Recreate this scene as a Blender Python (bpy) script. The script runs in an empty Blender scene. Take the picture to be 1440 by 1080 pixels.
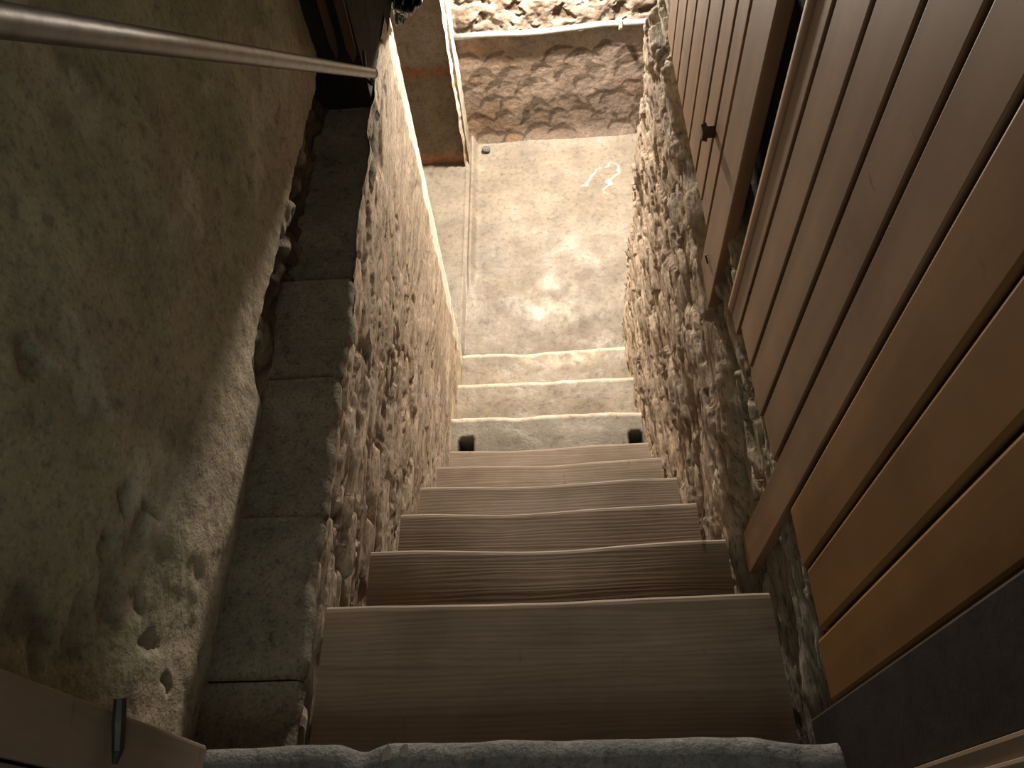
import bpy, bmesh, math, random
from mathutils import Vector, Matrix, noise
C = bpy.context.scene.collection
SC = bpy.context.scene
random.seed(7)

# ------------------------------------------------------------------ helpers
def lerp(a, b, t): return a + (b - a) * t
def clamp(x, a=0.0, b=1.0): return max(a, min(b, x))
def sstep(a, b, x):
    t = clamp((x - a) / (b - a)); return t * t * (3 - 2 * t)
def fbm(p, octv=4, gain=0.5):
    s = 0; a = 1; q = Vector(p)
    for _ in range(octv):
        s += a * noise.noise(q); q = q * 2.03 + Vector((3.1, 7.7, 1.3)); a *= gain
    return s
def mixc(a, b, t): return tuple(lerp(x, y, t) for x, y in zip(a, b))

def link(name, me, m, parent=None):
    o = bpy.data.objects.new(name, me); C.objects.link(o)
    if m: me.materials.append(m)
    if parent: o.parent = parent
    return o
def obj(name, bm, m, parent=None, smooth=False):
    bmesh.ops.recalc_face_normals(bm, faces=bm.faces[:])
    me = bpy.data.meshes.new(name); bm.to_mesh(me); bm.free()
    if smooth:
        for p in me.polygons: p.use_smooth = True
    return link(name, me, m, parent)
def thing(name, label, cat, loc=(0, 0, 0), group=None):
    o = bpy.data.objects.new(name, None); C.objects.link(o)
    o.empty_display_size = .1; o.location = loc
    o['label'] = label; o['category'] = cat
    if group: o['group'] = group
    return o
def tag(o, label, cat, group=None):
    o['label'] = label; o['category'] = cat
    if group: o['group'] = group
    return o
def struct(o, label=None, cat=None):
    o['kind'] = 'structure'
    if label: o['label'] = label
    if cat: o['category'] = cat
    return o

def add_box(bm, x0, x1, y0, y1, z0, z1, bev=0.0, seg=2, off=(0, 0, 0)):
    ox, oy, oz = off
    r = bmesh.ops.create_cube(bm, size=1)
    for v in r['verts']:
        v.co = Vector((lerp(x0, x1, v.co.x + .5) - ox, lerp(y0, y1, v.co.y + .5) - oy, lerp(z0, z1, v.co.z + .5) - oz))
    if bev > 0:
        es = list({e for v in r['verts'] for e in v.link_edges})
        bmesh.ops.bevel(bm, geom=es, offset=bev, segments=seg, affect='EDGES', profile=.5)
def add_tube(bm, pts, rad, n=16, cap=True):
    """tube through pts with radius rad (number or list)"""
    P = [Vector(p) for p in pts]; rings = []
    up = Vector((0, 0, 1))
    for i, p in enumerate(P):
        d = (P[min(i + 1, len(P) - 1)] - P[max(i - 1, 0)]).normalized()
        a = d.cross(up)
        if a.length < 1e-4: a = d.cross(Vector((1, 0, 0)))
        a.normalize(); b = d.cross(a)
        r = rad[i] if isinstance(rad, (list, tuple)) else rad
        rings.append([bm.verts.new(p + (a * math.cos(2 * math.pi * k / n) + b * math.sin(2 * math.pi * k / n)) * r) for k in range(n)])
    for i in range(len(rings) - 1):
        for k in range(n):
            bm.faces.new((rings[i][k], rings[i][(k + 1) % n], rings[i + 1][(k + 1) % n], rings[i + 1][k]))
    if cap:
        bm.faces.new(rings[0]); bm.faces.new(rings[-1])

def grid(name, nu, nv, fn, m, parent=None, flip=False):
    """height-field sheet: fn(u, v) -> (position, colour)"""
    vs = []; cols = []
    for j in range(nv + 1):
        for i in range(nu + 1):
            p, c = fn(i / nu, j / nv); vs.append(p); cols.append(c)
    fs = []
    for j in range(nv):
        for i in range(nu):
            a = j * (nu + 1) + i
            q = (a, a + 1, a + nu + 2, a + nu + 1)
            fs.append(q[::-1] if flip else q)
    me = bpy.data.meshes.new(name); me.from_pydata([tuple(v) for v in vs], [], fs)
    at = me.color_attributes.new('Col', 'FLOAT_COLOR', 'POINT')
    buf = []
    for c in cols: buf += [c[0], c[1], c[2], 1.0]
    at.data.foreach_set('color', buf)
    for p in me.polygons: p.use_smooth = True
    me.update()
    return link(name, me, m, parent)

# ------------------------------------------------------------------ materials
def nodes_of(name):
    m = bpy.data.materials.new(name); m.use_nodes = True
    nt = m.node_tree; N = nt.nodes; L = nt.links
    return m, nt, N, L, N['Principled BSDF']
def ramp(N, stops):
    r = N.new('ShaderNodeValToRGB'); cr = r.color_ramp
    while len(cr.elements) < len(stops): cr.elements.new(.5)
    for e, (p, c) in zip(cr.elements, stops):
        e.position = p; e.color = (c[0], c[1], c[2], 1)
    return r
def coords(N, L, scale=(1, 1, 1)):
    g = N.new('ShaderNodeNewGeometry'); mp = N.new('ShaderNodeMapping')
    mp.inputs['Scale'].default_value = scale
    L.new(g.outputs['Position'], mp.inputs['Vector']); return mp
def tex(N, L, mp, scale, detail=6, rough=.6, dist=0):
    t = N.new('ShaderNodeTexNoise'); t.inputs['Scale'].default_value = scale
    t.inputs['Detail'].default_value = detail; t.inputs['Roughness'].default_value = rough
    t.inputs['Distortion'].default_value = dist
    L.new(mp.outputs['Vector'], t.inputs['Vector']); return t
def mul(N, L, a, b, fac=1.0, mode='MULTIPLY'):
    x = N.new('ShaderNodeMix'); x.data_type = 'RGBA'; x.blend_type = mode
    x.inputs[0].default_value = fac
    L.new(a, x.inputs[6])
    if isinstance(b, tuple): x.inputs[7].default_value = (b[0], b[1], b[2], 1)
    else: L.new(b, x.inputs[7])
    return x.outputs[2]
def bump(N, L, bs, pairs):
    prev = None
    for out, st, dist in pairs:
        b = N.new('ShaderNodeBump'); b.inputs['Strength'].default_value = st; b.inputs['Distance'].default_value = dist
        L.new(out, b.inputs['Height'])
        if prev: L.new(prev.outputs['Normal'], b.inputs['Normal'])
        prev = b
    L.new(prev.outputs['Normal'], bs.inputs['Normal'])

def rock(name, stretch=(1, 1, 1), base=None, rough=.9, lo=.6, hi=1.25, s1=9, s2=45, b1=.02, b2=.006, spec=.25, s3=160, pits=.35):
    """masonry / plaster: vertex colour (or base) x mottling, two scales of bump"""
    m, nt, N, L, B = nodes_of(name)
    mp = coords(N, L, stretch)
    n1 = tex(N, L, mp, s1, 8, .65, .3); n2 = tex(N, L, mp, s2, 6, .6); n3 = tex(N, L, mp, s3, 3, .6)
    if base is None:
        a = N.new('ShaderNodeAttribute'); a.attribute_name = 'Col'; src = a.outputs['Color']
    else:
        a = N.new('ShaderNodeRGB'); a.outputs[0].default_value = (*base, 1); src = a.outputs[0]
    r1 = ramp(N, [(.3, (lo, lo, lo)), (.7, (hi, hi * .99, hi * .96))]); L.new(n1.outputs['Fac'], r1.inputs['Fac'])
    r2 = ramp(N, [(.28, (.6, .6, .6)), (.46, (1, 1, 1)), (.75, (1.15, 1.14, 1.1))]); L.new(n2.outputs['Fac'], r2.inputs['Fac'])
    r3 = ramp(N, [(.34, (1 - pits,) * 3), (.46, (1, 1, 1)), (.6, (1, 1, 1)), (.68, (1 + pits * .7,) * 3)]); L.new(n3.outputs['Fac'], r3.inputs['Fac'])
    c = mul(N, L, src, r1.outputs['Color']); c = mul(N, L, c, r2.outputs['Color']); c = mul(N, L, c, r3.outputs['Color'])
    L.new(c, B.inputs['Base Color'])
    B.inputs['Roughness'].default_value = rough; B.inputs['Specular IOR Level'].default_value = spec
    bump(N, L, B, [(n1.outputs['Fac'], 1, b1), (n2.outputs['Fac'], 1, b2), (n3.outputs['Fac'], .8, b2 * .35)])
    return m

def wood(name, c0, c1, axis='x', rough=.55, grain=1.0, spec=.4, worn=None, obj_var=.0, bmp=.0015, sc=1.0):
    m, nt, N, L, B = nodes_of(name)
    st = {'x': (1.2, 14, 14), 'z': (14, 14, 1.2), 'y': (14, 1.2, 14)}[axis]
    mp = coords(N, L, tuple(s * sc for s in st))
    oi = N.new('ShaderNodeObjectInfo')
    n1 = tex(N, L, mp, 1.6, 8, .6, .6)
    w = N.new('ShaderNodeTexWave'); w.wave_type = 'BANDS'; w.bands_direction = {'x': 'Y', 'z': 'Y', 'y': 'X'}[axis]
    w.inputs['Scale'].default_value = .9 * grain; w.inputs['Distortion'].default_value = 14; w.inputs['Detail'].default_value = 4
    w.inputs['Detail Scale'].default_value = .7
    L.new(mp.outputs['Vector'], w.inputs['Vector'])
    mp2 = coords(N, L, (1, 1, 1)); n2 = tex(N, L, mp2, 5, 5, .6)
    r = ramp(N, [(.25, c0), (.75, c1)]); L.new(n1.outputs['Fac'], r.inputs['Fac'])
    n4 = tex(N, L, coords(N, L, tuple(.25 + .75 * (q < 5) for q in st)), 26, 4, .6); r4 = ramp(N, [(.24, (.45, .42, .4)), (.33, (1, 1, 1))]); L.new(n4.outputs['Fac'], r4.inputs['Fac'])
    rw = ramp(N, [(0, (.86, .85, .84)), (.4, (1, 1, 1)), (1, (1.04, 1.04, 1.03))]); L.new(w.outputs['Fac'], rw.inputs['Fac'])
    r2 = ramp(N, [(.3, (.78, .78, .78)), (.7, (1.15, 1.15, 1.15))]); L.new(n2.outputs['Fac'], r2.inputs['Fac'])
    c = mul(N, L, r.outputs['Color'], rw.outputs['Color']); c = mul(N, L, c, r2.outputs['Color']); c = mul(N, L, c, r4.outputs['Color'])
    if obj_var:
        hs = N.new('ShaderNodeHueSaturation'); mr = N.new('ShaderNodeMapRange')
        L.new(oi.outputs['Random'], mr.inputs['Value'])
        mr.inputs['To Min'].default_value = 1 - obj_var; mr.inputs['To Max'].default_value = 1 + obj_var
        L.new(mr.outputs['Result'], hs.inputs['Value']); L.new(c, hs.inputs['Color']); c = hs.outputs['Color']
    L.new(c, B.inputs['Base Color'])
    B.inputs['Roughness'].default_value = rough; B.inputs['Specular IOR Level'].default_value = spec
    bump(N, L, B, [(w.outputs['Fac'], .6, bmp), (n1.outputs['Fac'], .8, bmp)])
    return m
def plain(name, col, rough=.5, metal=0, spec=.5, vary=.25, scale=30, bmp=.0008):
    m, nt, N, L, B = nodes_of(name)
    mp = coords(N, L); n = tex(N, L, mp, scale, 6, .65)
    a = N.new('ShaderNodeRGB'); a.outputs[0].default_value = (*col, 1)
    r = ramp(N, [(.3, (1 - vary,) * 3), (.7, (1 + vary,) * 3)]); L.new(n.outputs['Fac'], r.inputs['Fac'])
    L.new(mul(N, L, a.outputs[0], r.outputs['Color']), B.inputs['Base Color'])
    B.inputs['Roughness'].default_value = rough; B.inputs['Metallic'].default_value = metal; B.inputs['Specular IOR Level'].default_value = spec
    bump(N, L, B, [(n.outputs['Fac'], .7, bmp)])
    return m

M = {}
M['rubble'] = rock('rubble_stone', (1, .22, 1.2), rough=.92, s1=16, s2=60, b1=.011, b2=.008, lo=.62, hi=1.28, pits=.45)
M['backwall'] = rock('flaking_back_wall', (1, 1, 1), rough=.9, s1=9, s2=40, b1=.006, b2=.004, lo=.75, hi=1.2)
M['plaster'] = rock('damp_plaster', (1, 1, 1), rough=.9, s1=5, s2=38, b1=.008, b2=.0035, lo=.72, hi=1.25, s3=120, pits=.3)
M['coping'] = rock('dark_ledge_render', (1, 1, 1), base=(.225, .212, .168), rough=.95, spec=.08, s1=6, s2=40, b1=.008, b2=.003)
M['sill'] = rock('grey_threshold_stone', (1, 1, 1), base=(.165, .172, .17), rough=.75, s1=14, s2=60, b1=.010, b2=.005, spec=.4)
M['darkstone'] = rock('near_black_stone', (1, 1, 1), base=(.03, .025, .02), rough=.95, s1=10, s2=50)  # even near-black base colour
M['shell'] = rock('upper_room_plaster', (1, 1, 1), base=(.16, .14, .11), rough=.95)

def floor_mat():
    m = rock('cellar_concrete', (1, 1, 1), rough=.55, s1=7, s2=35, b1=.006, b2=.002, lo=.78, hi=1.2, spec=.5, pits=.18, s3=110)
    nt = m.node_tree; N = nt.nodes; L = nt.links; B = N['Principled BSDF']
    mp = coords(N, L); n = tex(N, L, mp, 6, 7, .7)
    r = ramp(N, [(.38, (.42,) * 3), (.6, (.75,) * 3)]); L.new(n.outputs['Fac'], r.inputs['Fac'])
    L.new(r.outputs['Color'], B.inputs['Roughness'])
    return m
M['floor'] = floor_mat()
M['tread'] = wood('worn_tread_board', (.285, .222, .165), (.43, .34, .26), 'x', rough=.62, grain=2.6, obj_var=.06, bmp=.0003)
M['panel'] = wood('varnished_pine_board', (.26, .152, .084), (.36, .222, .13), 'z', rough=.55, grain=.3, spec=.3, bmp=.00015, sc=.6)
M['panel2'] = wood('warm_lit_pine_board', (.27, .138, .05), (.37, .20, .078), 'z', rough=.5, grain=.3, spec=.3, bmp=.00015, sc=.6)  # same pine, warm lamplight on the near boards painted as orange
M['groove'] = plain('groove_shade_red_brown', (.045, .010, .006), .9, spec=.1)  # shade inside the board grooves put into the colour
M['post'] = wood('brown_frame_timber', (.19, .145, .108), (.29, .225, .17), 'z', rough=.65, grain=.6, bmp=.0005, spec=.25)
M['darkpost'] = plain('dark_painted_timber', (.045, .036, .03), .7, vary=.35, scale=14, bmp=.002)
M['oldtimber'] = wood('old_dark_timber', (.05, .032, .02), (.12, .075, .045), 'z', rough=.85, grain=1)
M['black'] = plain('black_void', (.006, .005, .004), 1, spec=.05)
M['pipe'] = plain('dull_galvanised_pipe', (.18, .175, .165), .45, .7, vary=.25, scale=40)
M['conduit'] = plain('grey_plastic_pipe', (.23, .225, .22), .5, vary=.18, scale=45)
M['iron'] = plain('dark_iron', (.045, .045, .045), .55, .5, vary=.3)
M['knob'] = plain('brown_turned_knob', (.05, .03, .02), .5)
M['plastic'] = plain('black_plastic_sheet', (.008, .008, .009), .18, spec=.8, vary=.1, scale=12, bmp=.004)
M['paper'] = plain('pale_flake', (.3, .27, .22), .9)

# ------------------------------------------------------------------ dimensions (metres, landing level = 0, stair runs +Y)
R_, G_ = .268, .2086
ZF = -2.28
ND = [(k * G_, -(k + 1) * R_) for k in range(6)]           # timber nosings (y, z)
NC = [(1.335, -1.842), (1.615, -1.988), (1.896, -2.134)]   # concrete nosings

# ------------------------------------------------------------------ masonry height functions
def stones(y, z, sy, sz, seed, jw=.3):
    """0 in the joints .. 1 on a stone's face, plus a random number per stone"""
    wy = y * sy + .35 * noise.noise((y * 3, z * 3, seed)); wz = z * sz + .45 * noise.noise((y * 2.2 + 9, z * 3, seed + 4))
    d, pts = noise.voronoi((wy, wz, seed * 1.7))
    e = d[1] - d[0]
    q = pts[0]
    return sstep(.02, jw, e), noise.cell((q.x * 7.3 + .5, q.y * 9.1 + .5, seed + .5))

STONE_A, STONE_B, STONE_C, JOINT = (.56, .45, .35), (.45, .35, .265), (.66, .56, .46), (.24, .17, .12)

def ridge(y, z, k):
    return 1 - 2 * abs(noise.noise((y, z, k)))
def beds(y, z, k):
    """streaky horizontal bedding of the masonry: long shallow ridges, thin cracks, grit"""
    wz = z + .03 * noise.noise((y * 2.3, z * 3, k + 5)) + .012 * noise.noise((y * 7, z * 9, k + 2))
    a = ridge(y * 2.6, wz * 17, k) + .6 * ridge(y * 5.5, wz * 38, k + 3) + .35 * fbm((y * 10, wz * 60, k), 3)
    cr = max(sstep(.07, .0, abs(noise.noise((y * 1.5, wz * 9, k + 11)))), .7 * sstep(.09, .0, abs(noise.noise((y * 3.1, wz * 16, k + 17)))))
    cr *= sstep(-.1, .3, noise.noise((y * 2.6, z * 5, k + 23)))
    return a, cr
def flakes(y, z, sy, sz, k):
    wy = y * sy + .5 * noise.noise((y * 6, z * 6, k)); wz = z * sz + .5 * noise.noise((y * 5, z * 7, k + 4))
    d, p = noise.voronoi((wy, wz, k * 2.3)); q = p[0]
    r = noise.cell((q.x * 9.3 + .5, q.y * 7.7 + .5, k + .5)); t = noise.cell((q.x * 5.3 + 8.5, q.y * 6.1 + .5, k + .5))
    return r - .5 + (t - .5) * .6 * (wz - q.y), sstep(.0, .12, d[1] - d[0])
# --- left masonry wall of the stairwell
def left_wall(u, v):
    y = lerp(-.30, 2.12, u); z = lerp(-.235, -2.36, v)
    s, r = stones(y, z, 2.2, 19, 2, .14)
    a, cr = beds(y, z, 2)
    fl, fe = flakes(y, z, 4.5, 26, 3)
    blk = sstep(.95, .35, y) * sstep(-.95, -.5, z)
    smooth = max(sstep(.7, 1.6, y) * .85, .6 * sstep(-.7, -1.3, z))
    rough = 1 - smooth
    h = .0075 * a * rough + .004 * (s - 1) * rough + .008 * (r - .5) * rough + .012 * fbm((y * 2.0, z * 6, 1), 3)
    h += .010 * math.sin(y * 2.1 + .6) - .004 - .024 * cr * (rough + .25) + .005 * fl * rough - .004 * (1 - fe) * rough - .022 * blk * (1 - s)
    x = -.428 + min(h, .02)
    if y > 1.83:                                                # plastered, rounded far corner
        t = (y - 1.83) / .29
        x = lerp(x, -.443, .85 * sstep(0, .12, t)) - .028 * t - .06 * max(0, t - .72) / .28
    c = mixc(STONE_B, STONE_A, clamp(.5 + .9 * fbm((y * 2.5, z * 8, 3), 3)))
    c = mixc(c, STONE_C, clamp(r * .5 + .3 * a))
    c = mixc(c, (.63, .535, .43), smooth * .8)
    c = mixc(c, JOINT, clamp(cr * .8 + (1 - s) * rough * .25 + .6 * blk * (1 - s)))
    c = mixc(c, (.62, .52, .42), .35 * clamp(fl * 2) * rough)
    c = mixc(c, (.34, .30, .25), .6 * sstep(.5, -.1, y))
    if y > 1.80: c = mixc(c, (.90, .86, .77), sstep(1.82, 1.85, y + .03 * noise.noise((z * 6, 0, 4))) * (1 - .75 * cr))  # whitish corner plaster, its lamp-lit brightness painted in as well
    return (x, y, z), c
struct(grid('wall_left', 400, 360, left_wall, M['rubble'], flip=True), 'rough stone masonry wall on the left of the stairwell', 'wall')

# --- right masonry wall: front layer, shoulder at z=-.4, recessed mossy upper layer
def right_wall(u, v):
    y = lerp(-.27, 2.08, u); z = lerp(-.06, -2.36, v)
    s, r = stones(y, z, 3.6, 16, 6)
    a, cr = beds(y, z, 40)
    fl, fe = flakes(y, z, 5, 27, 9)
    h = .009 * fl - .006 * (1 - fe) + .007 * a + .002 * (s - 1) + .006 * (r - .5) + .012 * fbm((y * 2.8, z * 8, 21), 4) - .020 * cr
    x = .414 - h
    sh = -.395 + .03 * noise.noise((y * 3.3, 0, 2)) - .16 * sstep(.45, .15, y)
    up = sstep(sh - .015, sh + .02, z)
    x += .032 * up
    x += .025 * math.exp(-((z - sh - .012) / .014) ** 2) * sstep(.35, .6, y)       # crevice behind the front layer
    x += .05 * sstep(-.17, -.13, z)
    x = min(x, .475)
    c = mixc(STONE_B, STONE_A, clamp(.5 + .9 * fbm((y * 2.5, z * 8, 13), 3)))
    c = mixc(c, STONE_C, clamp(r * .4 + .3 * a))
    c = mixc(c, JOINT, clamp(cr * .7 + (1 - s) * .2 + (1 - fe) * .35))
    c = mixc(c, (.62, .52, .42), .4 * clamp(fl * 2))
    c = mixc(c, (.42, .385, .29), .75 * up)
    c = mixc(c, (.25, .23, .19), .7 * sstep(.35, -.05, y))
    return (x, y, z), c
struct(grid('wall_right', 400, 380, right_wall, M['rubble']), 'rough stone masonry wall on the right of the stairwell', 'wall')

# --- cellar floor with the lamp's reflection painted as a pale patch
def floor_fn(u, v):
    x = lerp(-1.5, 1.6, u); y = lerp(1.7, 3.80, v)
    z = ZF + .008 * fbm((x * 2.5, y * 2.5, 0), 4)
    z += .035 * sstep(3.60, 3.74, y) * (x > -.45)
    z += .05 * math.exp(-((x + .43) / .022) ** 2) * sstep(2.35, 2.75, y)            # mortar fillet along the alcove
    if x < -.45: z += .04
    c = mixc((.215, .185, .147), (.275, .24, .196), clamp(.5 + .9 * fbm((x * 3, y * 3, 4), 4)))
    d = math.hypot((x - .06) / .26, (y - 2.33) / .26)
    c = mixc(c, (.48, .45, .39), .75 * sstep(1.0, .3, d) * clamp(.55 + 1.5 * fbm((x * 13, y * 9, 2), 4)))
    g = math.hypot((x + .33) / .15, (y - 2.72) / .12)
    c = mixc(c, (.20, .185, .16), .55 * sstep(1, .2, g))
    w = abs(fbm((x * 5, y * 5, 9), 3))                                             # white paint splash on the right
    q = math.hypot((x - .43) / .22, (y - 3.32) / .17)
    c = mixc(c, (.72, .68, .58), .9 * sstep(.07, .02, w) * sstep(1, .6, q))
    if abs(y - 2.38 - .02 * x) < .004 and x > -.25: c = mixc(c, (.3, .24, .17), .5)
    return (x, y, z), c
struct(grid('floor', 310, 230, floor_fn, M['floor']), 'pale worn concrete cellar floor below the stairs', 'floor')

# --- back wall of the passage: flaking whitewash over brown render with scale-shaped scars
random.seed(21)
scars = []
for row in range(6):
    zc = -1.64 - row * .11
    for k in range(9):
        scars.append((-.40 + k * .17 + (row % 2) * .085 + random.uniform(-.035, .035), zc + random.uniform(-.025, .025), random.uniform(.07, .115), random.uniform(-.2, .7), random.uniform(.022, .036), random.random()))
def scar(x, z):
    b = 0
    for (cx, cz, L_, tilt, th, r) in scars:
        if r < .17: continue
        dx = x - cx
        if abs(dx) > .13 or abs(z - cz) > .13: continue
        wx = dx + .020 * noise.noise((x * 16, z * 16, 1)); wz = z - cz + .022 * noise.noise((x * 14, z * 14, 5))
        u = (wx * math.cos(tilt) + wz * math.sin(tilt)); w = (-wx * math.sin(tilt) + wz * math.cos(tilt))
        t = u / L_
        arc = .035 * (1 - t * t * 1.6)
        if abs(t) < 1:
            b = max(b, sstep(-.62, -.2, noise.noise((x * 18, z * 18, 3))) * sstep(1.0, .6, abs(w - arc + .02) / (th * (1.1 - t * t * .7))))
    return b
def back_wall(u, v):
    x = lerp(-.5, 1.6, u); z = lerp(-.95, -2.36, v)
    zz = z + .05 * noise.noise((x * 4, z * 3, 2))
    up = sstep(-1.56, -1.46, zz)                                                    # crumbling whitewashed zone
    crumb = fbm((x * 13, z * 13, 3), 5)
    crag = fbm((x * 9 + 3, z * 13, 8), 5)
    h = .010 * fbm((x * 3, z * 3, 0), 4) + up * (.014 * crumb + .012 * crag)
    sc = scar(x, z) * sstep(-1.50, -1.60, z)
    h += -.0012 * sc + .002 * fbm((x * 30, z * 30, 7), 3)
    gap = up * sstep(-.18, -.34, crag)
    h -= .012 * gap
    y = 3.72 - h
    y -= .06 * sstep(-2.12, -2.34, z) ** 2                                           # coved foot of the wall
    brown = mixc((.21, .16, .125), (.27, .21, .172), clamp(.5 + fbm((x * 4, z * 4, 6), 4)))
    brown = mixc(brown, (.25, .15, .08), .5 * sstep(.25, .6, fbm((x * 3 + 5, z * 5, 1), 3) + .3 * (x < -.1)))
    brown = mixc(brown, (.29, .235, .21), .5 * sstep(-.1, .5, x))
    c = mixc(brown, (.10, .074, .054), .88 * sc)
    white = mixc((.36, .31, .265), (.16, .118, .092), clamp(.5 + 1.1 * crag))
    c = mixc(c, white, up)
    c = mixc(c, (.07, .04, .022), .85 * gap)
    fl = sstep(.16, .32, fbm((x * 9, z * 9, 11), 4)) * sstep(-1.62, -1.48, zz) * (1 - up)
    c = mixc(c, (.33, .28, .23), fl)
    return (x, y, z), c
struct(grid('wall_back', 300, 230, back_wall, M['backwall'], flip=True), 'brown flaking wall at the end of the cellar passage', 'wall')

# --- alcove beyond the left wall: brown back, reveal strip with crumbling edge
def alcove(u, v):
    x = lerp(-1.5, -.448, u); z = lerp(-.7, -2.36, v)
    y = 3.50 - .012 * fbm((x * 4, z * 4, 2), 4)
    c = mixc((.17, .13, .09), (.22, .175, .125), clamp(.5 + fbm((x * 5, z * 5, 3), 4)))
    c = mixc(c, (.30, .245, .195), .8 * sstep(-1.54, -1.49, z + .03 * noise.noise((x * 9, z * 9, 4))))
    band = (.35 + .65 * clamp(.5 + 1.5 * fbm((x * 14, z * 14, 8), 3))) * sstep(-1.52, -1.545, z + .02 * noise.noise((x * 9, z * 9, 4))) * sstep(-1.62, -1.575, z)
    c = mixc(c, (.30, .10, .05), .75 * band)
    c = mixc(c, (.32, .14, .08), .7 * sstep(-2.13, -2.17, z))
    return (x, y, z), c
struct(grid('wall_alcove', 90, 90, alcove, M['plaster'], flip=True), 'dark brown wall in the alcove on the left', 'wall')
def reveal(u, v):
    y = lerp(3.46, 3.76, u); z = lerp(-.7, -2.36, v)
    e = .018 * fbm((z * 14, 1, 3), 4) * (1 - u)
    x = -.452 + .006 * fbm((y * 9, z * 9, 7), 3) - .02 * sstep(.25, 0, u)
    c = mixc((.54, .52, .45), (.38, .32, .24), sstep(-1.6, -2.2, z))
    c = mixc(c, (.62, .22, .09), .9 * sstep(.035, .01, abs(z + 1.655) - .02 * noise.noise((y * 20, z * 20, 0))) * sstep(.55, .25, u))
    return (x, y + e, z), c
struct(grid('trim_1', 24, 160, reveal, M['plaster']), 'pale crumbling plaster reveal at the back left corner', 'trim')

# --- green-grey plaster wall above the ledge, with pits and a ragged foot
pits = [(.073, .441, .022, .028), (.019, .177, .02, .02), (.035, .111, .014, .03), (-.093, .075, .028, .02), (-.056, .184, .02, .02), (-.143, .128, .025, .022), (-.138, .019, .014, .035),
        (-.19, .309, .035, .03), (-.198, .265, .03, .02), (-.12, -.162, .014, .014), (-.175, -.059, .016, .012), (-.02, .12, .05, .02), (-.1, .15, .05, .03), (-.17, .2, .06, .02), (.76, .08, .015, .018)]
def plaster(u, v):
    y = lerp(-.275, 1.44, u)
    rag = sstep(.34, .44, y)
    zb = lerp(-.262, -.112 + .016 * fbm((y * 14, 0, 0), 4) - .01 * sstep(1, 1.3, y), rag)
    z = lerp(zb, 1.9, v ** 2.1)
    h = .006 * fbm((y * 3, z * 3, 0), 4) + .002 * fbm((y * 18, z * 18, 3), 3)
    dmg = clamp(.5 + 1.3 * fbm((y * 7, z * 7, 9), 4)) * sstep(.30, .05, z) * sstep(.22, -.05, y)
    h -= .006 * dmg
    dk = .5 * dmg
    for (py, pz, ry, rz) in pits:
        dy = (y - py + .016 * noise.noise((y * 40, z * 40, 1))) / ry; dz = (z - pz + .016 * noise.noise((y * 40, z * 40, 6))) / rz
        d = dy * dy + dz * dz
        if d < 4:
            w = sstep(1.5, .3, d); h -= .008 * w; dk = max(dk, .75 * w)
    # foot: roll back below the drip line
    h -= .020 * sstep(-.15, -.25, z) * (1 - rag)
    h -= .03 * rag * sstep(.012, 0, z - zb)
    c = mixc((.275, .285, .205), (.37, .37, .28), clamp(.5 + fbm((y * 3.5, z * 3.5, 12), 4)))
    c = mixc(c, (.36, .31, .26), .55 * sstep(.05, .35, fbm((y * 3, z * 3, 30), 3)))
    pale = sstep(.28, .5, fbm((y * 6, z * 6, 17), 4))
    c = mixc(c, (.50, .50, .43), .6 * pale)
    c = mixc(c, (.19, .175, .135), dk)
    c = mixc(c, (.46, .40, .31), .8 * sstep(.05, -.05, z + .02 * fbm((y * 6, 0, 0), 2)) * (1 - .6 * dk))  # lit band low on the plaster, painted in as beige
    c = mixc(c, (.34, .34, .28), .7 * sstep(-.14, -.16, z) * (1 - rag))  # shadow of the ledge edge below that band, painted grey
    return (-.56 + h, y, z), c
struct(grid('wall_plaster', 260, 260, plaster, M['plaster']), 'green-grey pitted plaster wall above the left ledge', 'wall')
def footing(u, v):
    y = lerp(.3, 1.46, u); z = lerp(-.32, -.06, v)
    s, r = stones(y, z, 9, 12, 12)
    x = -.585 + .03 * s * r + .02 * fbm((y * 12, z * 12, 2), 4)
    x = min(x, -.552)
    c = mixc((.10, .08, .055), (.30, .26, .19), s * clamp(.4 + r))
    return (x, y, z), c
struct(grid('wall_footing', 150, 40, footing, M['rubble']), 'rubble footing under the ragged plaster edge', 'wall')

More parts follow.
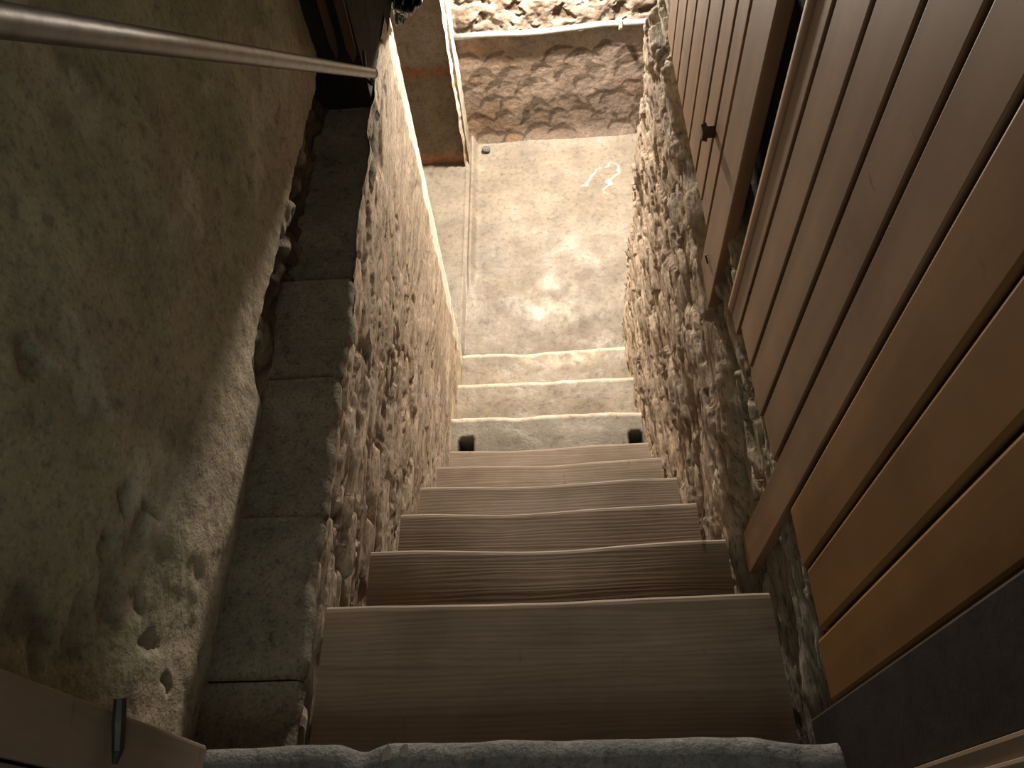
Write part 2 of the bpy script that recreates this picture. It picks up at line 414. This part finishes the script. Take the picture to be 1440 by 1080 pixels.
# --- ledge on top of the left wall: four coping blocks and a lower bed beyond
ledge = thing('stone_ledge', 'dark rendered stone ledge topping the left wall beside the stairs', 'ledge', (-.495, .25, -.34))
random.seed(3)
def coping(y0, y1, zt, x1=-.418, x0=-.60, parent=ledge, nx=26, depth=.05):
    off = ledge.location
    ny = max(8, int((y1 - y0) / .012))
    vs = []; fs = []
    prof = []
    for i in range(nx + 1):
        t = i / nx
        if t < .78: prof.append((lerp(x0, x1 - .014, t / .78), 0))
        else:
            a = (t - .78) / .22 * math.pi / 2 * 1.0
            prof.append((x1 - .014 + .014 * math.sin(a), -.014 * (1 - math.cos(a))))
    prof.append((x1 + .002, -depth * .6)); prof.append((x1 - .01, -depth))
    n = len(prof)
    for j in range(ny + 1):
        y = lerp(y0, y1, j / ny)
        ed = sstep(0, .014, y - y0) * sstep(0, .010, y1 - y)
        for i, (x, dz) in enumerate(prof):
            px = x + .012 * fbm((y * 9, x * 9, zt * 50), 4) * (i > nx * .6) - .004 * (1 - ed) * (i > nx * .85)
            pz = zt + dz + .0035 * fbm((y * 8, x * 8, 5), 4) - .0012 * (1 - ed) * (i <= nx) * (y < -.1 or y > .7)
            vs.append((px - off.x, y - off.y, pz - off.z))
    for j in range(ny):
        for i in range(n - 1):
            a = j * n + i; fs.append((a, a + n, a + n + 1, a + 1)[::-1])
    # ends
    me_b = len(vs)
    for j, y in ((0, y0), (ny, y1)):
        base = j * n
        vs.append((x0 - off.x, y - off.y, zt - depth - off.z)); k = len(vs) - 1
        fs.append(tuple(range(base, base + n)) + (k,) if j == 0 else tuple(range(base + n - 1, base - 1, -1)) + (k,))
    me = bpy.data.meshes.new('coping_stone'); me.from_pydata(vs, [], fs); me.update()
    for p in me.polygons: p.use_smooth = True
    return link('coping_stone', me, M['coping'], parent)
coping(-.292, -.1412, -.224); coping(-.1395, .157, -.2185); coping(.156, .476, -.2187); coping(.475, .752, -.218)
c_ = coping(.754, 1.44, -.262, x1=-.430); c_.name = 'lower_coping'; c_['label'] = 'lower bed of the ledge'  # same coping material as the upper blocks

# ------------------------------------------------------------------ timber staircase
st = thing('wooden_staircase', 'steep worn wooden stairs with six treads between the stone walls', 'stairs', (0, .5, -1.85))
def tread(k):
    yn, zn = ND[k]; o = st.location
    y0 = yn - .262; th = .032
    nx, ny = 60, 12
    vs = []; fs = []
    def wear(x): return (.010 * math.exp(-((x + .05 - .06 * math.sin(k * 2.1)) / .2) ** 2) + .0015 * fbm((x * 5, k * 3.7, 0), 2)) * (.45 if k == 0 else 1)
    ys = [0, .06, .12, .16, .19, .21, .225, .24, .25, .2565, .260, .262]
    prof = [(y, 0) for y in ys[:9]] + [(ys[9], -.0012), (ys[10], -.0035), (ys[11], -.008), (ys[11], -.022), (ys[10], -th), (.2, -th), (0, -th)]
    n = len(prof); hw = .402 - .002 * (k % 3)
    for i in range(nx + 1):
        x = lerp(-hw, hw, i / nx)
        w = wear(x); ex = .0016 * noise.noise((x * 9, k * 5.1, 2)) - w * .8
        for (py, pz) in prof:
            f = sstep(.12, .262, py)
            vs.append((x - o.x, y0 + py + ex * f - o.y, zn + pz - (w * f if pz > -.02 else 0) - .002 * noise.noise((x * 1.5, py * 9, k)) - o.z))
    for i in range(nx):
        for j in range(n):
            a = i * n + j; b = i * n + (j + 1) % n
            fs.append((a, b, b + n, a + n))
    fs.append(tuple(range(n))[::-1]); fs.append(tuple(range(nx * n, nx * n + n)))
    me = bpy.data.meshes.new('tread'); me.from_pydata(vs, [], fs); me.update()
    t = link('tread', me, M['tread'], st)
    bm = bmesh.new(); add_box(bm, -.395, .395, yn - .245, yn - .227, zn - R_ - .005, zn - th, 0, off=o)
    obj('riser', bm, M['oldtimber'], st)
    return t
for k in range(6): tread(k)
for s in (-1, 1):
    bm = bmesh.new()
    o = st.location; x0, x1 = (s * .375, s * .395) if s > 0 else (-.395, -.375)
    yup = -.22
    sl = -R_ / G_
    zat = lambda y: ND[0][1] + sl * (y - 0) - .0
    pts = [(yup, zat(yup) - .31), (.86, zat(.86) - .31), (1.085, -1.89), (1.085, -1.965), (.985, -1.965), (.93, -1.85), (yup, zat(yup) - .56)]
    vv = [[bm.verts.new((x - o.x, y - o.y, z - o.z)) for (y, z) in pts] for x in (x0, x1)]
    bm.faces.new(vv[0]); bm.faces.new(vv[1][::-1])
    for i in range(len(pts)):
        j = (i + 1) % len(pts); bm.faces.new((vv[0][i], vv[0][j], vv[1][j], vv[1][i]))
    obj('stringer', bm, M['oldtimber'], st)

# ------------------------------------------------------------------ concrete steps
cs = thing('concrete_steps', 'three pale concrete steps between the wooden stairs and the cellar floor', 'steps', (0, 1.5, ZF))
def cstep(k, y0, y1, zt):
    o = cs.location; hw = .436
    nx, ny = 90, 24; vs = []; fs = []; cols = []
    prof = [(lerp(y0, y1 - .014, j / ny), 0) for j in range(ny + 1)] + [(y1 - .007, -.002), (y1 - .002, -.007), (y1, -.016), (y1 + .002, -.06), (y1 + .002, -.2)]
    n = len(prof); zb = ZF - .05
    for i in range(nx + 1):
        x = lerp(-hw, hw, i / nx)
        for (y, dz) in prof:
            f = sstep(y1 - .12, y1, y)
            ey = .010 * fbm((x * 4, k * 4.4, 0), 4) - .010 * math.exp(-((x + .12) / .1) ** 2) * (k == 2)
            z = zt + dz + .004 * fbm((x * 5, y * 5, 0), 3) - f * .004 * (1 + noise.noise((x * 5, k, 3)))
            if dz < -.1: z = zb
            # sockets for the feet of the stair strings
            if k == 0 and y < 1.222 and (-.395 < x < -.337 or .352 < x < .405) and dz == 0: z -= .14
            vs.append((x - o.x, y + ey * f - o.y, z - o.z))
            c = mixc((.26, .222, .172), (.335, .29, .228), clamp(.5 + fbm((x * 4, y * 4, k), 4)))
            if k == 0: c = mixc(c, (.24, .22, .185), .6)
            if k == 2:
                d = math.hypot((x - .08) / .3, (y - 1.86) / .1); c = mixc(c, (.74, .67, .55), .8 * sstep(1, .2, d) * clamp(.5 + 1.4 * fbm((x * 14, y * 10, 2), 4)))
            c = mixc(c, (.72, .63, .50), .9 * sstep(.024, .008, abs(y - y1 + .004)))  # bright rim of the lamp-lit nosing painted into the colour
            if k == 0 and y < 1.226 and (-.40 < x < -.335 or .345 < x < .41): c = (.04, .03, .022)  # shade down in the socket holes painted near-black
            cols.append(c)
    for i in range(nx):
        for j in range(n - 1):
            a = i * n + j; fs.append((a, a + n, a + n + 1, a + 1))
    me = bpy.data.meshes.new('step'); me.from_pydata(vs, [], fs)
    at = me.color_attributes.new('Col', 'FLOAT_COLOR', 'POINT'); buf = []
    for c in cols: buf += [c[0], c[1], c[2], 1]
    at.data.foreach_set('color', buf)
    for p in me.polygons: p.use_smooth = True
    me.update(); return link('step', me, M['floor'], cs)
cstep(0, .96, *NC[0]); cstep(1, 1.26, *NC[1]); cstep(2, 1.54, *NC[2])

# ------------------------------------------------------------------ threshold stone
def sill_fn(name):
    nx, ny = 160, 30; vs = []; fs = []; o = Vector((-.03, -.45, -.1))
    prof = [(-.75, -.14), (-.75, 0)] + [(lerp(-.75, -.30, j / 14), 0) for j in range(1, 15)] + [(-.288, -.002), (-.279, -.007), (-.274, -.014), (-.272, -.024), (-.272, -.06), (-.274, -.14)]
    n = len(prof)
    for i in range(nx + 1):
        x = lerp(-.462, .385, i / nx)
        chip = .012 * math.exp(-((x + .245) / .022) ** 2) + .014 * sstep(.27, .37, x)
        for (y, z) in prof:
            f = sstep(-.36, -.275, y)
            vs.append((x - o.x, y + f * (.004 * fbm((x * 8, 0, 2), 4) - chip * .7) - o.y, z + (.004 * fbm((x * 7, y * 7, 1), 4) - f * chip * .6 + .004 * f) * (z > -.05) - o.z))
    for i in range(nx):
        for j in range(n):
            a = i * n + j; b = i * n + (j + 1) % n
            fs.append((a, b, b + n, a + n))
    fs.append(tuple(range(n))[::-1]); fs.append(tuple(range(nx * n, nx * n + n)))
    me = bpy.data.meshes.new(name); me.from_pydata(vs, [], fs); me.update()
    for p in me.polygons: p.use_smooth = True
    ob = link(name, me, M['sill']); ob.location = o; return ob
sill = tag(sill_fn('threshold_stone'), 'worn grey stone threshold with chipped edge at the head of the stairs', 'threshold')
for (x, y, r) in ((-.208, -.288, .008), (-.186, -.284, .006), (-.10, -.292, .005)):
    bm = bmesh.new(); bmesh.ops.create_icosphere(bm, subdivisions=2, radius=r)
    for v in bm.verts: v.co = Vector((v.co.x, v.co.y * 1.4, v.co.z * .25)) * (1 + .5 * noise.noise(v.co * 200)) + Vector((x + .03, y + .45, .1015))
    o = obj('pale_chip', bm, M['paper'], sill); o['label'] = 'pale chipped spot'

# ------------------------------------------------------------------ right-hand boarding
PX = .43
def plank(bm, y0, y1, z0, z1, off, x0=PX, th=.022, bev=.003):
    add_box(bm, x0, x0 + th, y0, y1, z0, z1, bev, 2, off)
cl = thing('board_panelling', 'varnished tongue and groove boarding beside the stairs right of the black gap', 'panelling', (PX + .02, .2, -.2))
gaps = [(.648, .543), (.543, .429), (.429, .315), (.315, .207), (.107, -.007), (-.007, -.1115), (-.1115, -.213)]
bots = [-.24, -.192, -.196, -.18, -.150, -.131, -.150]
bm = bmesh.new()
for i, ((ya, yb), zb) in enumerate(zip(gaps, bots)):
    if i == 4:
        obj('plank_field', bm, M['panel'], cl); bm = bmesh.new()
    zb += .004 * math.sin(i * 5)
    gw, bv = (.0065, .002) if i < 4 else (.0035, .006)
    plank(bm, yb + gw, ya - gw, zb, 1.75, cl.location, th=.02, bev=bv)
o = obj('plank_field', bm, M['panel2'], cl); o['label'] = 'boards nearest the door jamb, warm lamplight put into their orange colour'
bm = bmesh.new(); plank(bm, .1135, .2005, -.506, 1.75, cl.location, th=.02, bev=.002)
o = obj('long_board', bm, M['panel'], cl); o['label'] = 'one board hanging lower than the others'
bm = bmesh.new(); add_box(bm, PX + .016, PX + .030, -.21, .64, -.17, 1.75, 0, 1, cl.location)
o = obj('groove_backing', bm, M['groove'], cl); o['label'] = 'tongues in the grooves, their shade painted dark red-brown'
bm = bmesh.new()
pr = [(.660, .016), (.655, .004), (.644, -.004), (.630, -.006), (.617, -.002), (.609, .004), (.602, .008), (.602, .022), (.66, .022)]
vv = [[bm.verts.new((PX + dx - cl.location.x, y + (0.0 if z > 0 else -.012) - cl.location.y, z - cl.location.z)) for (y, dx) in pr] for z in (-.236, 1.75)]
for i in range(len(pr)):
    j = (i + 1) % len(pr); bm.faces.new((vv[0][i], vv[0][j], vv[1][j], vv[1][i]))
bm.faces.new(vv[0]); bm.faces.new(vv[1])
o = obj('edge_moulding', bm, M['panel'], cl, smooth=True); o['label'] = 'rounded moulding along the edge by the gap'

dr = thing('slatted_door', 'narrow slatted wooden door left of the black gap above the stone wall', 'door', (PX + .02, 1.25, -.28))
ng = [1.75, 1.622, 1.500, 1.383, 1.248, 1.121, 1.014, .922]
bm = bmesh.new()
for a, b in zip(ng[:-1], ng[1:]):
    plank(bm, b + .008, a - .008, -.30, 1.75, dr.location, th=.018, bev=.002)
obj('slat_field', bm, M['panel'], dr)
bm = bmesh.new(); add_box(bm, PX + .012, PX + .026, .93, 1.75, -.30, 1.75, 0, 1, dr.location)
o = obj('groove_backing', bm, M['groove'], dr); o['label'] = 'gaps between slats, their shade painted dark red-brown'
bm = bmesh.new(); plank(bm, .762, .902, -.45, 1.75, dr.location, x0=PX - .004, th=.03, bev=.004)
eb = obj('edge_board', bm, M['panel'], dr); eb['label'] = 'wide plain board along the door edge'
# bent nail on the edge board
bm = bmesh.new()
q = [Vector((PX - .006, .858, -.322)), Vector((PX - .012, .846, -.312)), Vector((PX - .006, .836, -.330))]
add_tube(bm, [p - dr.location for p in q], .0022, 6); obj('bent_nail', bm, M['iron'], eb)
# knob: square turned block
bm = bmesh.new()
kc = Vector((PX, 1.012, -.078)) - dr.location
rings = []
for (dx, hw, hh) in ((0.002, .010, .009), (-.016, .010, .009), (-.018, .017, .014), (-.030, .014, .011)):
    rings.append([bm.verts.new(kc + Vector((dx, a * hw, b * hh))) for a, b in ((-1, -1), (1, -1), (1, 1), (-1, 1))])
for a, b in zip(rings[:-1], rings[1:]):
    for k in range(4): bm.faces.new((a[k], a[(k + 1) % 4], b[(k + 1) % 4], b[k]))
bm.faces.new(rings[0]); bm.faces.new(rings[-1])
o = obj('knob', bm, M['knob'], dr); o['label'] = 'small dark angular knob'

# dark wall behind the boards, shows in the gap
bm = bmesh.new(); add_box(bm, .62, .72, -.3, 2.3, -.7, 1.75)
struct(obj('wall_behind', bm, M['darkstone']), 'near-black wall behind the boarding', 'wall')

# frame at the head of the stairs
bm = bmesh.new(); add_box(bm, .422, .52, -.330, -.215, -.25, 1.75, .004)
dp = tag(obj('dark_post', bm, M['darkpost']), 'blackened upright board right of the threshold between boarding and brown jamb', 'post')
bm = bmesh.new(); add_box(bm, .405, .52, -.42, -.331, -.02, 1.75, .005)
add_box(bm, .395, .42, -.46, -.352, -.02, 1.75, .004)
tag(obj('right_door_jamb', bm, M['post']), 'brown timber door jamb at the lower right corner', 'door jamb')
dj = thing('left_door_jamb', 'brown timber door jamb at the lower left corner with an iron pin', 'door jamb', (-.52, -.36, 0))
bm = bmesh.new()
add_box(bm, -.60, -.4555, -.338, -.272, .002, 1.75, .006, 3, dj.location)
add_box(bm, -.60, -.4575, -.46, -.341, .002, 1.75, .004, 2, dj.location)
obj('post', bm, M['post'], dj)
bm = bmesh.new()
q = [Vector((-.449, -.262, .262)), Vector((-.447, -.285, .256)), Vector((-.446, -.310, .246)), Vector((-.449, -.323, .240))]
add_tube(bm, [p - dj.location for p in q], [.0065, .0075, .0065, .003], 8)
o = obj('iron_pin', bm, M['iron'], dj); o['label'] = 'dark tapered iron pin'

# ------------------------------------------------------------------ handrail on the left
RAIL_A = Vector((-.32, -.177, 1.008))
hr = thing('pipe_handrail', 'grey metal pipe handrail sloping down the left side of the stairs', 'handrail', (-.38, 1.27, -.042))
a, b = RAIL_A, Vector((-.38, 1.262, -.036))
bm = bmesh.new(); o_ = hr.location
add_tube(bm, [lerp(a, b, t / 12) - o_ for t in range(13)], .0125, 20)
obj('rail', bm, M['pipe'], hr, smooth=False)
for p in hr.children[0].data.polygons: p.use_smooth = len(p.vertices) == 4
bm = bmesh.new(); d = (b - a).normalized()
add_tube(bm, [b - d * .004 - o_, b + d * .004 - o_, b + d * .008 - o_], [.0138, .0138, .009], 20)
o = obj('end_cap', bm, M['conduit'], hr); o['label'] = 'pale end cap'
bm = bmesh.new()
p = lerp(a, b, .985)
add_tube(bm, [p + Vector((0, 0, -.010)) - o_, p + Vector((-.004, .004, -.035)) - o_, p + Vector((-.03, .06, -.06)) - o_, p + Vector((-.05, .185, -.06)) - o_], .0045, 8)
obj('bracket', bm, M['iron'], hr)
bm = bmesh.new(); p = lerp(a, b, .06)
add_tube(bm, [p + Vector((0, 0, -.012)) - o_, p + Vector((-.02, 0, -.045)) - o_, p + Vector((-.182, 0, -.05)) - o_], .006, 8)
obj('bracket', bm, M['iron'], hr)

# ------------------------------------------------------------------ bulkhead over the far end of the ledge, and header beam
bm = bmesh.new(); add_box(bm, -.75, -.445, 1.44, 2.05, -.30, 1.75)
struct(obj('wall_bulkhead', bm, M['darkstone']), 'near-black boxed-in wall standing on the far end of the ledge', 'wall')
for (y, x, w, zb, tl, lab) in ((1.425, -.505, .020, -.10, .012, 'dark pointed batten hanging above the ledge, left of the pair'),
                               (1.425, -.462, .024, -.115, .02, 'dark pointed batten hanging above the ledge, right of the pair')):
    bm = bmesh.new()
    pts = [(-w * .5, .045), (-w * .1, 0), (w * .35, .02), (w * .5, .06), (w * .5 + tl, 1.2), (-w * .5 + tl, 1.2)]
    vv = [[bm.verts.new((px, yy, pz)) for (px, pz) in pts] for yy in (0, .013)]
    bm.faces.new(vv[0]); bm.faces.new(vv[1])
    for i in range(len(pts)):
        j = (i + 1) % len(pts); bm.faces.new((vv[0][i], vv[0][j], vv[1][j], vv[1][i]))
    o = tag(obj('hanging_batten', bm, M['oldtimber']), lab, 'batten', 'pointed battens above the ledge'); o.location = (x, y, zb)
bm = bmesh.new(); add_box(bm, -.95, -.06, 2.08, 2.20, -.305, 1.75, .006)
struct(obj('wall_header', bm, M['darkstone']), 'wall above the alcove opening', 'wall')
# crumpled black plastic hanging below the header
def sheet(u, v):
    x = lerp(-.45, -.345, u); z = lerp(-.20, -.40 + .09 * u, v)
    y = 2.03 + .03 * fbm((u * 4, v * 5, 2), 3) + .02 * abs(math.sin(u * 9 + v * 4))
    return (x - .4 * 0, y, z + .012 * noise.noise((u * 5, v, 0)) * v), (0, 0, 0)
pl = grid('plastic_sheet', 30, 40, sheet, M['plastic'])
sm = pl.modifiers.new('Solidify', 'SOLIDIFY'); sm.thickness = .002
tag(pl, 'crumpled shiny black plastic sheet hanging at the far top of the left wall', 'plastic sheet')

# ------------------------------------------------------------------ pipe along the back wall
cp = thing('wall_pipe', 'pale grey pipe running across the back wall of the cellar', 'pipe', (.05, 3.66, -1.485))
bm = bmesh.new()
pp = [(-.45, 3.692, -1.482), (-.3, 3.692, -1.480), (-.197, 3.69, -1.481), (-.07, 3.688, -1.486), (.05, 3.688, -1.487), (.214, 3.689, -1.478), (.418, 3.692, -1.467), (.6, 3.692, -1.472), (.9, 3.695, -1.47), (1.55, 3.695, -1.47)]
add_tube(bm, [Vector(p) - cp.location for p in pp], .0175, 16)
o = obj('pipe', bm, M['conduit'], cp, smooth=True)
bm = bmesh.new(); add_tube(bm, [Vector((.50, 3.668, -1.47)) - cp.location, Vector((.515, 3.668, -1.47)) - cp.location], .0215, 16)
add_box(bm, .498, .517, 3.672, 3.712, -1.50, -1.445, .003, 2, cp.location)
o = obj('pipe_clip', bm, M['paper'], cp); o['label'] = 'pale fixing clip'
# loose pebble at the foot of the back wall
bm = bmesh.new(); bmesh.ops.create_icosphere(bm, subdivisions=3, radius=.022)
for v in bm.verts: v.co = Vector((v.co.x * 1.3, v.co.y, v.co.z * .8)) * (1 + .25 * noise.noise(v.co * 60))
o = tag(obj('pebble', bm, M['sill'], smooth=True), 'small loose stone on the floor at the left foot of the back wall', 'stone'); o.location = (-.34, 3.63, ZF + .03)

# ------------------------------------------------------------------ rest of the shell (outside the frame)
bm = bmesh.new(); add_box(bm, -1.6, 1.7, 3.78, 3.9, -2.4, 1.75)
struct(obj('wall_far', bm, M['shell']))
bm = bmesh.new(); add_box(bm, -1.62, -1.5, 2.0, 3.9, -2.4, 1.75)
struct(obj('wall_alcove_side', bm, M['shell']))
bm = bmesh.new(); add_box(bm, 1.6, 1.72, 2.0, 3.9, -2.4, 1.75)
struct(obj('wall_passage_right', bm, M['shell']))
bm = bmesh.new(); add_box(bm, -2.2, 2.2, -2.6, 3.9, 1.75, 1.85)
struct(obj('ceiling', bm, M['shell']))
bm = bmesh.new(); add_box(bm, -1.5, 1.6, .5, 1.9, -2.6, ZF - .08)
struct(obj('floor_base', bm, M['darkstone']))
bm = bmesh.new(); add_box(bm, .49, 1.65, 2.0, 2.12, -2.4, 1.75)
struct(obj('wall_return', bm, M['shell']))

# ------------------------------------------------------------------ light
def lamp(name, kind, loc, energy, col, **kw):
    l = bpy.data.lights.new(name, kind); l.energy = energy; l.color = col
    for k, v in kw.items(): setattr(l, k, v)
    o = bpy.data.objects.new(name, l); C.objects.link(o); o.location = loc; return o
lamp('cellar_lamp', 'POINT', (.10, 3.43, -.53), 390, (1.0, .87, .73), shadow_soft_size=.045)
k = lamp('upper_room_lamp', 'AREA', (.20, -.95, 1.64), 6.8, (1.0, .985, .85), shape='DISK', size=1.0)
k.rotation_euler = (Vector((0, .3, -.4)) - k.location).to_track_quat('-Z', 'Y').to_euler()
w = bpy.data.worlds.new('World'); SC.world = w; w.use_nodes = True
w.node_tree.nodes['Background'].inputs[0].default_value = (.9, .95, .8, 1)
w.node_tree.nodes['Background'].inputs[1].default_value = .018

# ------------------------------------------------------------------ camera
cd = bpy.data.cameras.new('Camera'); cam = bpy.data.objects.new('Camera', cd); C.objects.link(cam)
RW = ((.9973764, -.00868538, -.07186713), (-.04662986, -.83645827, -.54604324), (-.05537126, .54796179, -.83466874))
m3 = Matrix((RW[0], tuple(-a for a in RW[1]), tuple(-a for a in RW[2]))).transposed()
cam.matrix_world = Matrix.Translation((.03628, -.43592, 1.11086)) @ m3.to_4x4()
cd.sensor_width = 36; cd.lens = 1078.4 / 1440 * 36; cd.clip_start = .02
SC.camera = cam
SC.view_settings.view_transform = 'Standard'; SC.view_settings.look = 'None'
SC.view_settings.exposure = 0; SC.view_settings.gamma = 1; SC.view_settings.use_curve_mapping = False
